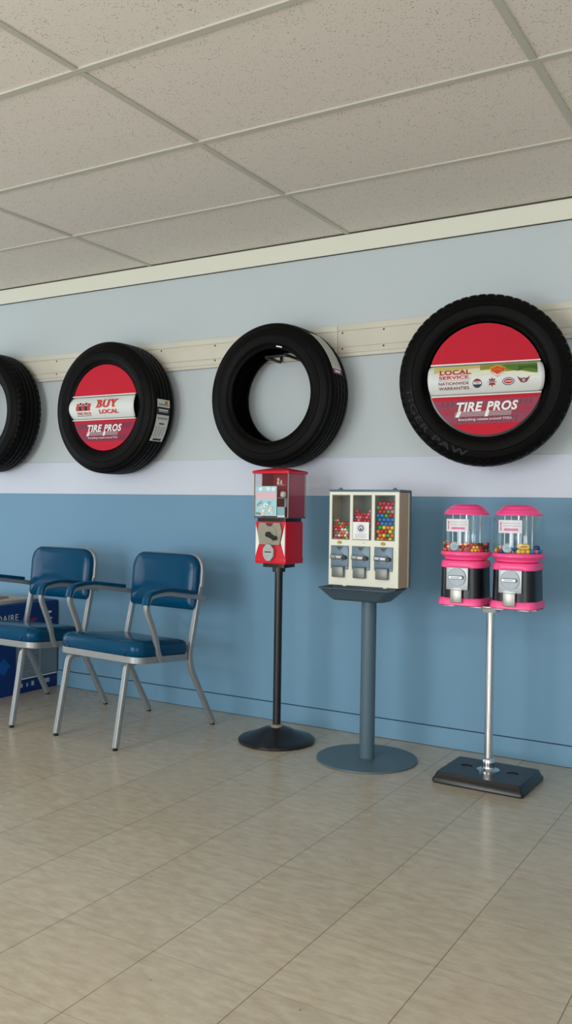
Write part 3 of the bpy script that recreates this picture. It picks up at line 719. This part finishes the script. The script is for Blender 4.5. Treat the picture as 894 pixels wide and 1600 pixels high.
# shelves and sample toys behind the glass
for k, (z, lab) in enumerate(((.050, ''), (.092, ''), (.150, ''))):
    MB().box((.054, -.045, zt0+z), (.040, .06, .002), mat('shelf_clear', (168, 156, 140), .3)).build('shelf', t)
MB().lathe([(.004, 0), (.013, .003), (.016, .012), (.013, .026), (.004, .030)], mat('capsule_grey', (190, 186, 178), .25), 18, (.052, -.050, zt0+.0935)).build('sample_capsule', t, 'pale sample capsule')
q = MB(); q.lathe([(.002, 0), (.007, .002), (.008, .010), (.004, .015), (.006, .020), (.006, .028), (.002, .032)], mat('toy_cream', (214, 190, 176), .4), 14, (.030, -.060, zt0+.152)); q.lathe([(.002, 0), (.006, .002), (.004, .012), (.005, .018), (.001, .022)], MATS['toy_cream'], 12, (.046, -.060, zt0+.152)); q.build('sample_toy', t, 'small pale toy figures')
MB().lathe([(.009, 0), (.009, .040)], mat('capsule_smoke', (116, 116, 120), .25), 18, (.060, -.04, zt0+.0515)).build('sample_tube', t)
# lid
q = MB(); z0 = zt0+hz
q.loft([(z0-.004, W2+.004, D2+.004, .008), (z0-.003, W2+.020, D2+.020, .012), (z0+.006, W2+.022, D2+.022, .012), (z0+.010, W2+.014, D2+.014, .012), (z0+.014, W2-.02, D2-.02, .012), (z0+.024, .06, .05, .01), (z0+.025, .03, .02, .006)], M_VR); q.build('lid', t, 'red peaked lid')

# ------------------------------------------------------------------ machine 2: triple cream machine on slate pole
M_SL = mat('slate_paint', (78, 100, 112), .4, noise=.05, nscale=20)
M_SLD = mat('slate_paint_tray', (66, 84, 96), .42, noise=.05, nscale=20)
M_CREAM = mat('cream_enamel', (226, 226, 208), .4)
M_TAN = mat('tan_side', (192, 172, 144), .5, noise=.06, nscale=20)
M_PLATE = mat('slate_plate', (104, 126, 142), .38, .1)
M_GM = mat('grey_metal', (118, 120, 118), .42, .6, noise=.1, nscale=40)
SXc, SYc = -1.632, -.365
t = thing('machine_stand', 'slate blue pole stand with flat round base and tray under the cream dispenser', 'stand', (SXc, SYc, 0))
MB().lathe([(.216, 0), (.218, .003), (.217, .007), (.212, .008), (.05, .009)], M_SL, 72).build('base', t)
MB().lathe([(.0325, .008), (.0325, .700)], M_SL, 32).build('pole', t)
q = MB()
ty = -.048; rgs = []
for z, w1, d1, r_ in ((.690, .240, .115, .03), (.700, .262, .135, .03), (.736, .330, .170, .02), (.741, .346, .184, .02), (.744, .346, .184, .02), (.744, .334, .172, .018), (.738, .320, .160, .018), (.700, .252, .123, .028), (.696, .236, .110, .028)):
    rgs.append([(x-.012, y+ty, z) for x, y in rr(w1, d1, r_, 5)])
q.rings(rgs, M_SLD); q.build('tray', t, 'dark slate catch tray')
q = MB(); q.loft([(.696, .10, .08, .01), (.738, .10, .08, .01)], M_SLD, smooth=False, c=(0, .0, 0)); q.loft([(.737, .300, .100, .004), (.747, .300, .100, .004)], M_SLD, smooth=False, c=(0, -.008, 0)); q.build('bracket', t)
TB = .7475; TH = .414
t = thing('candy_machine', 'cream metal candy dispenser with three windows, standing on the slate blue pole', 'candy machine', (SXc, SYc-.005, TB))
WF, DF = .326, .118
yf = -DF/2
# shell as hollow cabinet: side panels, back, top, floor; front is a plate with window openings
q = MB()
for s_ in (-1, 1):
    q.box((s_*(WF/2-.002), .000, TH/2-.004), (.004, DF-.010, TH-.012), M_TAN)
q.box((0, 0, .004), (WF-.008, DF-.01, .004), M_TAN); q.box((0, DF/2-.008, TH/2), (WF-.008, .004, TH-.02), mat('cabinet_inside', (150, 152, 142), .5)); q.build('cabinet', t, 'tan cabinet sides', bevel=.001)
q = MB(); q.box((0, DF/2-.002, TH/2-.002), (WF+.006, .012, TH-.004), M_SL, .002)
for s_ in (-1, 1): q.box((s_*(WF/2+.0005), DF/2-.022, TH/2-.004), (.003, .004, TH-.012), M_CREAM)
q.build('back_panel', t, 'slate blue back panel')
q = MB(); q.box((0, .0, TH-.004), (WF+.006, DF+.006, .010), M_SL, .002); q.build('lid', t, 'slate blue top lid')
for s_ in (-1, 1):
    q = MB(); q.lathe([(.011, TH+.001), (.011, TH+.004), (.006, TH+.005), (.006, TH+.009)], M_SL, 16, (s_*.128, yf+.03, 0)); q.build('lid_lock', t)
# front plate
wins = [(-.150, -.064), (-.050, .038), (.053, .145)]
wz0, wz1 = .200, .392
q = MB(); y_ = yf-.002
xs = [-WF/2, -.150, -.064, -.050, .038, .053, .145, WF/2]
for i in range(0, 8, 2): q.box(((xs[i]+xs[i+1])/2, y_, (wz0+wz1)/2), (xs[i+1]-xs[i], .006, wz1-wz0), M_CREAM)
q.box((0, y_, (0.004+wz0)/2), (WF, .006, wz0-.004), M_CREAM); q.box((0, y_, (wz1+TH-.009)/2), (WF, .006, TH-.009-wz1), M_CREAM)
fp = q.build('front_panel', t, 'cream front panel')
for s_ in (-.085, .105):
    q = MB(); q.box((s_, y_-.001, .004), (.018, .010, .008), M_CREAM, .002); q.build('clip', t, 'cream clip at the bottom edge')
# partitions
q = MB()
for x in (-.057, .0455): q.box((x, .0, (wz0+wz1)/2), (.004, DF-.02, wz1-wz0+.01), mat('partition', (186, 186, 176), .5))
q.box((0, 0, wz0-.006), (WF-.012, DF-.02, .004), MATS['partition']); q.build('partition', t)
M_WE = mat('window_edge', (92, 96, 92), .4)
for i, (a_, b_) in enumerate(wins):
    q = MB(); q.box(((a_+b_)/2, y_-.001, (wz0+wz1)/2), (b_-a_, .002, wz1-wz0), CLEAR); wv = q.build('window_pane', t, 'clear window')
    q = MB()
    for x in (a_+.002, b_-.002): q.box((x, y_-.0035, (wz0+wz1)/2), (.004, .003, wz1-wz0), M_WE)
    for z in (wz0+.002, wz1-.002): q.box(((a_+b_)/2, y_-.0035, z), (b_-a_-.008, .003, .004), M_WE)
    q.build('window_rim', wv)
    cx = (a_+b_)/2-.002
    q = MB(); q.box((cx, yf-.008, .128), (.084, .008, .092), M_PLATE, .002)
    for s_ in (-1, 1): q.box((cx+s_*.030, yf-.008, .079), (.022, .007, .012), M_PLATE, .001)
    cp = q.build('coin_plate', t, 'slate blue coin plate')
    q = MB(); q.prism([(cx-.020, .172), (cx+.020, .172), (cx+.004, .152), (cx-.004, .152)], yf-.0145, yf-.010, M_PLATE); q.build('coin_slot', cp, bevel=.001)
    q = MB(); q.prism([(cx-.015, .1695), (cx+.015, .1695), (cx+.002, .156), (cx-.002, .156)], yf-.0155, yf-.014, mat('slot_dark', (50, 56, 64), .4)); q.build('slot_recess', cp)
    q = MB(); q.lathe([(.020, yf-.016), (.020, yf-.010)], M_PLATE, 24, (cx+.004, 0, .124), 'Y'); q.tube([(cx-.036, yf-.022, .127), (cx+.026, yf-.022, .124)], rr(.014, .020, .004, 2), M_GM)
    q.lathe([(.009, yf-.031), (.009, yf-.012)], M_BLK, 16, (cx+.028, 0, .123), 'Y'); q.box((cx+.006, yf-.0298, .1255), (.022, .002, .009), mat('handle_inlay', (190, 176, 190), .3, .4)); q.box((cx-.022, yf-.0298, .1265), (.018, .002, .009), M_CHR); q.build('handle', cp, 'metal turning handle')
    q = MB(); q.box((cx-.003, yf-.014, .061), (.056, .020, .046), M_GM, .003); q.box((cx-.003, yf-.012, .084), (.060, .018, .004), M_SLD, .001); q.build('chute_door', t, 'grey metal chute door')
f1 = lambda x, z: (x, yf-.0056, z)
for x, tx in ((-.112, '25¢'), (.093, '25¢')):
    q = MB(); decal(q, ell(x, .187, .012, .009), mat('sticker_gold', (206, 186, 96), .4), f1); put_text(q, tx, mat('print_darkolive', (96, 82, 50), .5), lambda a_, b_: (a_, yf-.0062, b_), x-.010, x+.010, .182, .192, .02); q.build('price_sticker', fp, 'gold price sticker', norm=False)
q = MB(); decal(q, ell(.003, .188, .002), M_BLACK, f1); q.build('small_screw', fp, norm=False)
q = MB(); sxm, szm = -.010, .240; f1 = lambda x, z: (sxm+x, yf-.0075, szm+z); f2 = lambda x, z: (sxm+x, yf-.0082, szm+z); f3 = lambda x, z: (sxm+x, yf-.0088, szm+z)
decal(q, rect(-.038, .038, -.037, .037), M_WHITE, f1); NB = MATS['print_navy'] if 'print_navy' in MATS else mat('print_navy', (38, 56, 88), .45)
for i in range(16):
    a_ = 2*PI*i/16; decal(q, ell(.019*math.cos(a_), .010+.019*math.sin(a_), .0018, .0018, 6), NB, f2)
decal(q, ell(0, .010, .0135), NB, f2); decal(q, ell(0, .010, .0085), M_WHITE, f3)
decal(q, [(-.006, .003), (.006, .003), (.003, .010), (0, .017), (-.003, .010)], NB, lambda x, z: (sxm+x, yf-.0094, szm+z))
for k in range(4): decal(q, rect(-.028, .028-.006*(k % 2), -.016-k*.005, -.0145-k*.005), MATS['label_grey'], f2)
q.build('window_sticker', t, 'white square sticker with a blue round emblem', norm=False)

# ------------------------------------------------------------------ machine 3: two pink machines on a chrome stand
M_PK = mat('pink_plastic', (255, 84, 150), .32, spec=.5)
M_BK = mat('black_body', (24, 24, 30), .28)
M_SIL = mat('silver_plate', (186, 193, 197), .34, .5, noise=.06, nscale=60)
PX, PY = -1.092, -.375
t = thing('machine_stand', 'chrome pole stand with a rectangular black base, carrying the two pink gumball machines', 'stand', (PX, PY, 0), -.02)
q = MB(); q.loft([(0, .360, .276, .012), (.006, .368, .286, .012), (.018, .366, .284, .012), (.024, .354, .272, .010), (.041, .338, .258, .008), (.044, .334, .254, .008)], M_BLK); bs = q.build('base', t, 'black rectangular base')
for s_ in (-1, 1):
    q = MB(); q.prism([(s_*.095-.022, -.012), (s_*.095, .002), (s_*.095+.024, -.004), (s_*.095+.006, .012)], .0435, .0475, M_BLK, axis='Z', c=(0, .02, 0)); q.build('raised_mark', bs)
MB().lathe([(.045, .044), (.045, .048), (.036, .052), (.026, .056), (.024, .066), (.027, .078), (.024, .092), (.019, .096)], M_CHR, 32).build('collar', t)
MB().lathe([(.0165, .09), (.0165, .694)], M_CHR, 28).build('pole', t)
q = MB(); q.loft([(.694, .30, .06, .006), (.699, .40, .10, .01), (.702, .40, .10, .01)], M_SIL, smooth=False); q.loft([(.677, .06, .05, .01), (.695, .07, .06, .01)], M_SIL, smooth=False)
for x in (-.15, -.04, .05, .15): q.box((x, -.055, .698), (.045, .02, .006), M_SIL, .002)
q.build('mounting_plate', t, 'metal mounting plate')

def pink_machine(label, x, kind):
    t = thing('gumball_machine', label, 'gumball machine', (x, PY, .7025-.010), 0, 'pink gumball machines')
    MB().loft([(.010, .176, .176, .030), (.013, .184, .184, .034), (.034, .180, .180, .034), (.040, .172, .172, .034), (.041, .168, .168, .032)], M_PK).build('base', t, 'pink base')
    MB().loft([(.040, .172, .176, .042), (.165, .166, .172, .042)], M_BK, n=3).build('body', t, 'black body')
    MB().loft([(.160, .168, .174, .044), (.163, .173, .178, .044), (.184, .168, .174, .044), (.188, .160, .166, .042)], M_PK).build('collar', t, 'pink collar')
    MB().lathe([(.07, .187), (.084, .192), (.086, .200), (.095, .206), (.1015, .212), (.1015, .219), (.098, .224), (.092, .2245)], M_PK, 56).build('globe_base', t, 'pink flanged ring')
    # clear globe: thin walled cylinder, open surfaces with thickness
    MB().lathe([(.0955, .2245), (.0975, .24), (.0975, .360), (.092, .372), (.0895, .372), (.0955, .358), (.0955, .24), (.0935, .2245)], CLEAR, 56, closed=True).build('globe', t, 'clear globe')
    MB().lathe([(.001, .2238), (.085, .2242), (.085, .2235), (.001, .2228)], M_PK, 32).build('hopper_floor', t, 'pink hopper floor')
    MB().lathe([(.078, .371), (.089, .371), (.0905, .378), (.086, .382), (.081, .389), (.075, .395), (.071, .3955), (.069, .398), (.063, .405), (.057, .4075), (.053, .408), (.050, .411), (.03, .413), (.001, .4135)], M_PK, 56).build('lid', t, 'pink stepped lid')
    MB().lathe([(.0045, .224), (.0045, .372)], M_CHR, 12).build('centre_rod', t)
    for k in range(4):
        a = PI/4+k*PI/2; q = MB(); q.box((.060*math.cos(a), .060*math.sin(a), .298), (.003, .003, .146), mat('clear_rib', (214, 224, 222), .15)); q.build('inner_rib', t)
    fy = -.092
    q = MB(); q.box((-.002, fy-.004, .118), (.090, .008, .090), M_SIL, .004); fp = q.build('coin_plate', t, 'silver coin plate')
    q = MB(); q.lathe([(.0355, fy-.014), (.0355, fy-.008), (.030, fy-.007)], mat('dial_silver', (150, 157, 161), .42, .3), 40, (-.002, 0, .124), 'Y')
    q.lathe([(.0335, fy-.0152), (.0375, fy-.0152), (.0375, fy-.008), (.0335, fy-.008)], mat('dark_chrome', (90, 94, 98), .25, .9), 40, (-.002, 0, .124), 'Y', closed=True)
    q.build('dial', fp, 'round silver dial')
    q = MB(); q.loft([(.014, .062, .016, .007), (.026, .058, .012, .005), (.028, .054, .009, .004)], M_SIL, c=(-.002, fy, .124), axis='Y'); q.box((-.002, fy-.0285, .124), (.036, .001, .005), MATS['dark_chrome']); q.build('handle', fp, 'silver turning handle')
    q = MB(); q.box((-.004, fy-.008, .049), (.047, .012, .052), M_GM if False else mat('chute_steel', (168, 166, 160), .35, .6), .003); q.box((-.004, fy-.006, .077), (.052, .012, .006), M_SIL, .001); q.build('chute_door', t, 'grey chute door')
    # round outlet disc inside the globe (front)
    q = MB(); q.lathe([(.018, -.088), (.018, -.084)], mat('disc_steel', (112, 124, 128), .3, .2), 28, (-.020, 0, .246), 'Y'); q.lathe([(.013, -.0895), (.013, -.086)], MATS['dark_chrome'], 24, (-.020, 0, .246), 'Y'); q.lathe([(.009, -.091), (.009, -.086)], MATS['disc_steel'], 24, (-.020, 0, .246), 'Y'); q.build('outlet_disc', t, 'round silver disc')
    # sticker on the globe
    R = .0990
    def fs(off):
        return lambda u, z: ((R+off)*math.sin(u/R), -(R+off)*math.cos(u/R), z)
    q = MB(); u0, u1 = -.058, .040
    dgrid(q, u0, u1, .304, .354, mat('sticker_white', (226, 224, 228), .45), fs(0), 10, 1)
    PR = mat('sticker_pink', (214, 120, 160), .45)
    for i, (ua, ub, za, zb, m) in enumerate([(-.036, .034, .341, .3428, mat('sticker_print', (176, 160, 170), .5)), (-.036, .036, .331, .3328, MATS['sticker_print']), (-.030, .026, .313, .322, PR)]):
        dgrid(q, ua, ub, za, zb, m, fs(.0008), 6, 1)
    f_ = fs(.0008)
    for seg_ in ([(-.050, .312), (-.047, .312), (-.042, .338), (-.045, .340)], [(-.040, .312), (-.043, .312), (-.048, .338), (-.045, .340)], [(-.049, .336), (-.041, .336), (-.042, .346), (-.048, .346)]): decal(q, seg_, PR, f_)
    q.build('globe_sticker', t, 'white sticker with a pink ribbon', norm=False)
    return t
PXL, PXR = PX-.1055, PX+.1065
pink_machine('left of the two pink gumball machines, holding small mixed candy', PXL, 0)
pink_machine('right of the two pink gumball machines, holding large gumballs and a yellow packet', PXR, 1)

# ------------------------------------------------------------------ candy
CANDY = {}
def candy_mesh(colname, rgb, r, squash=1.):
    k = (colname, r)
    if k not in CANDY:
        bm = bmesh.new(); bmesh.ops.create_icosphere(bm, subdivisions=2, radius=r)
        for v in bm.verts: v.co.z *= squash
        for f in bm.faces: f.smooth = True
        me = bpy.data.meshes.new('candy_'+colname); bm.to_mesh(me); bm.free()
        me.materials.append(mat('candy_'+colname, rgb, .25, coat=.3)); CANDY[k] = me
    return CANDY[k]
PAL = {'red': (200, 30, 34), 'orange': (240, 120, 30), 'yellow': (244, 206, 50), 'green': (70, 160, 56), 'purple': (74, 30, 66), 'blue': (30, 120, 190), 'pink': (240, 110, 150), 'white': (236, 230, 220), 'brown': (70, 34, 24), 'dark blue': (20, 50, 110)}
def put_candy(p, col, r, where, grp, noun='candy'):
    o = bpy.data.objects.new('gumball' if noun == 'gumball' else 'candy', candy_mesh(col.replace(' ', '_'), PAL[col], r)); COL.objects.link(o); o.location = p
    tag(o, '%s round %s %s' % (col, noun, where), noun, grp)
R_ = random.Random(11)
# left pink globe: rings of small candy resting on the hopper floor
base = (PXL, PY, .6925+.2245); r = .0066
for layer in range(3):
    for ringR in ((.0862,) if layer else (.0862, )):
        n = int(2*PI*ringR/(2*r+.0006)); off = (layer % 2)*.5
        for i in range(n):
            a = 2*PI*(i+off)/n
            x, y = ringR*math.cos(a), ringR*math.sin(a)
            if abs(x+.020) < .022 and y < 0: continue     # behind the outlet disc
            if y > .03 and layer == 2 : continue
            put_candy((base[0]+x, base[1]+y, base[2]+r+layer*r*1.80), R_.choice(['red', 'red', 'orange', 'yellow', 'yellow', 'green', 'purple', 'brown', 'pink', 'orange']), r, 'inside the globe of the left pink machine', 'candy in the left pink machine')
base = (PXR, PY, .6925+.2245); r = .0088
for ringR, n in ((.083, 28), (.064, 21)):
    for i in range(n):
        a = 2*PI*(i+.3)/n; x, y = ringR*math.cos(a), ringR*math.sin(a)
        if ringR > .08 and abs(x+.020) < .020 and y < 0: continue
        if y < -.03 and abs(x-.03) < .03: continue
        c_ = R_.choice(['blue', 'dark blue', 'pink', 'blue', 'yellow', 'green', 'white', 'dark blue'] if x > -.05 else ['green', 'yellow', 'orange', 'red', 'green'])
        put_candy((base[0]+x, base[1]+y, base[2]+r), c_, r, 'inside the globe of the right pink machine', 'gumballs in the right pink machine', 'gumball')
for x, y, c_ in ((-.077, .005, 'green'), (-.076, -.014, 'green'), (-.052, -.058, 'pink'), (.0, -.073, 'blue'), (.074, -.022, 'dark blue'), (.068, .02, 'blue'), (.076, .0, 'dark blue')):
    put_candy((base[0]+x, base[1]+y, base[2]+r*2.7), c_, r, 'inside the globe of the right pink machine', 'gumballs in the right pink machine', 'gumball')
q = MB(); q.loft([(0, .040, .014, .007), (.003, .048, .022, .011), (.011, .048, .022, .011), (.014, .042, .016, .008)], mat('packet_yellow', (232, 186, 44), .35), c=(0, 0, 0), axis='Y')
q.box((0, -.0144, 0), (.026, .0008, .0035), mat('packet_print', (120, 80, 30), .4)); o = q.build('candy_packet', loc=(base[0]+.036, base[1]-.060, base[2]+.028), norm=True); o.rotation_euler = (0, .05, .35)
tag(o, 'yellow oval packet standing among the gumballs of the right pink machine', 'packet')
for x, y in ((.020, -.070), (.036, -.064), (.052, -.056)):
    put_candy((base[0]+x, base[1]+y+.004, base[2]+r), 'yellow', r, 'inside the globe of the right pink machine', 'gumballs in the right pink machine', 'gumball')
# three compartments of the cream machine
ox, oy, oz = SXc, SYc-.005, TB+wz0-.004
for (a_, b_), rows, pal, where, grp, r in ((wins[0], 7, ['red', 'red', 'green', 'orange', 'white', 'pink', 'yellow'], 'behind the left window of the cream dispenser', 'candy behind the left window', .0068),
        (wins[1], 10, ['red', 'pink', 'red', 'pink', 'pink'], 'behind the middle window of the cream dispenser', 'candy behind the middle window', .0072),
        (wins[2], 10, ['red', 'yellow', 'green', 'blue', 'pink', 'orange', 'green'], 'behind the right window of the cream dispenser', 'candy behind the right window', .0080)):
    x0, x1 = a_-.002, b_+.002; n = int((x1-x0)/(2*r+.0002)); st = (x1-x0)/n; r = round(st/2-.0001, 5)
    for j in range(rows):
        for i in range(n if j % 2 == 0 else n-1):
            x = x0+st*(i+.5+(.5 if j % 2 else 0))
            z = oz+r+j*st*.87
            top = rows-1 - j
            if top == 0 and R_.random() < .35: continue
            p2 = pal
            if grp.endswith('right window'): p2 = (['yellow', 'orange', 'yellow', 'red', 'green'] if j < 4 else ['blue', 'green', 'blue', 'red'] if j < 7 else ['red', 'pink', 'green', 'red'])
            put_candy((ox+x, oy+yf+.003+r+R_.uniform(0, .001), z), R_.choice(p2), r, where, grp)
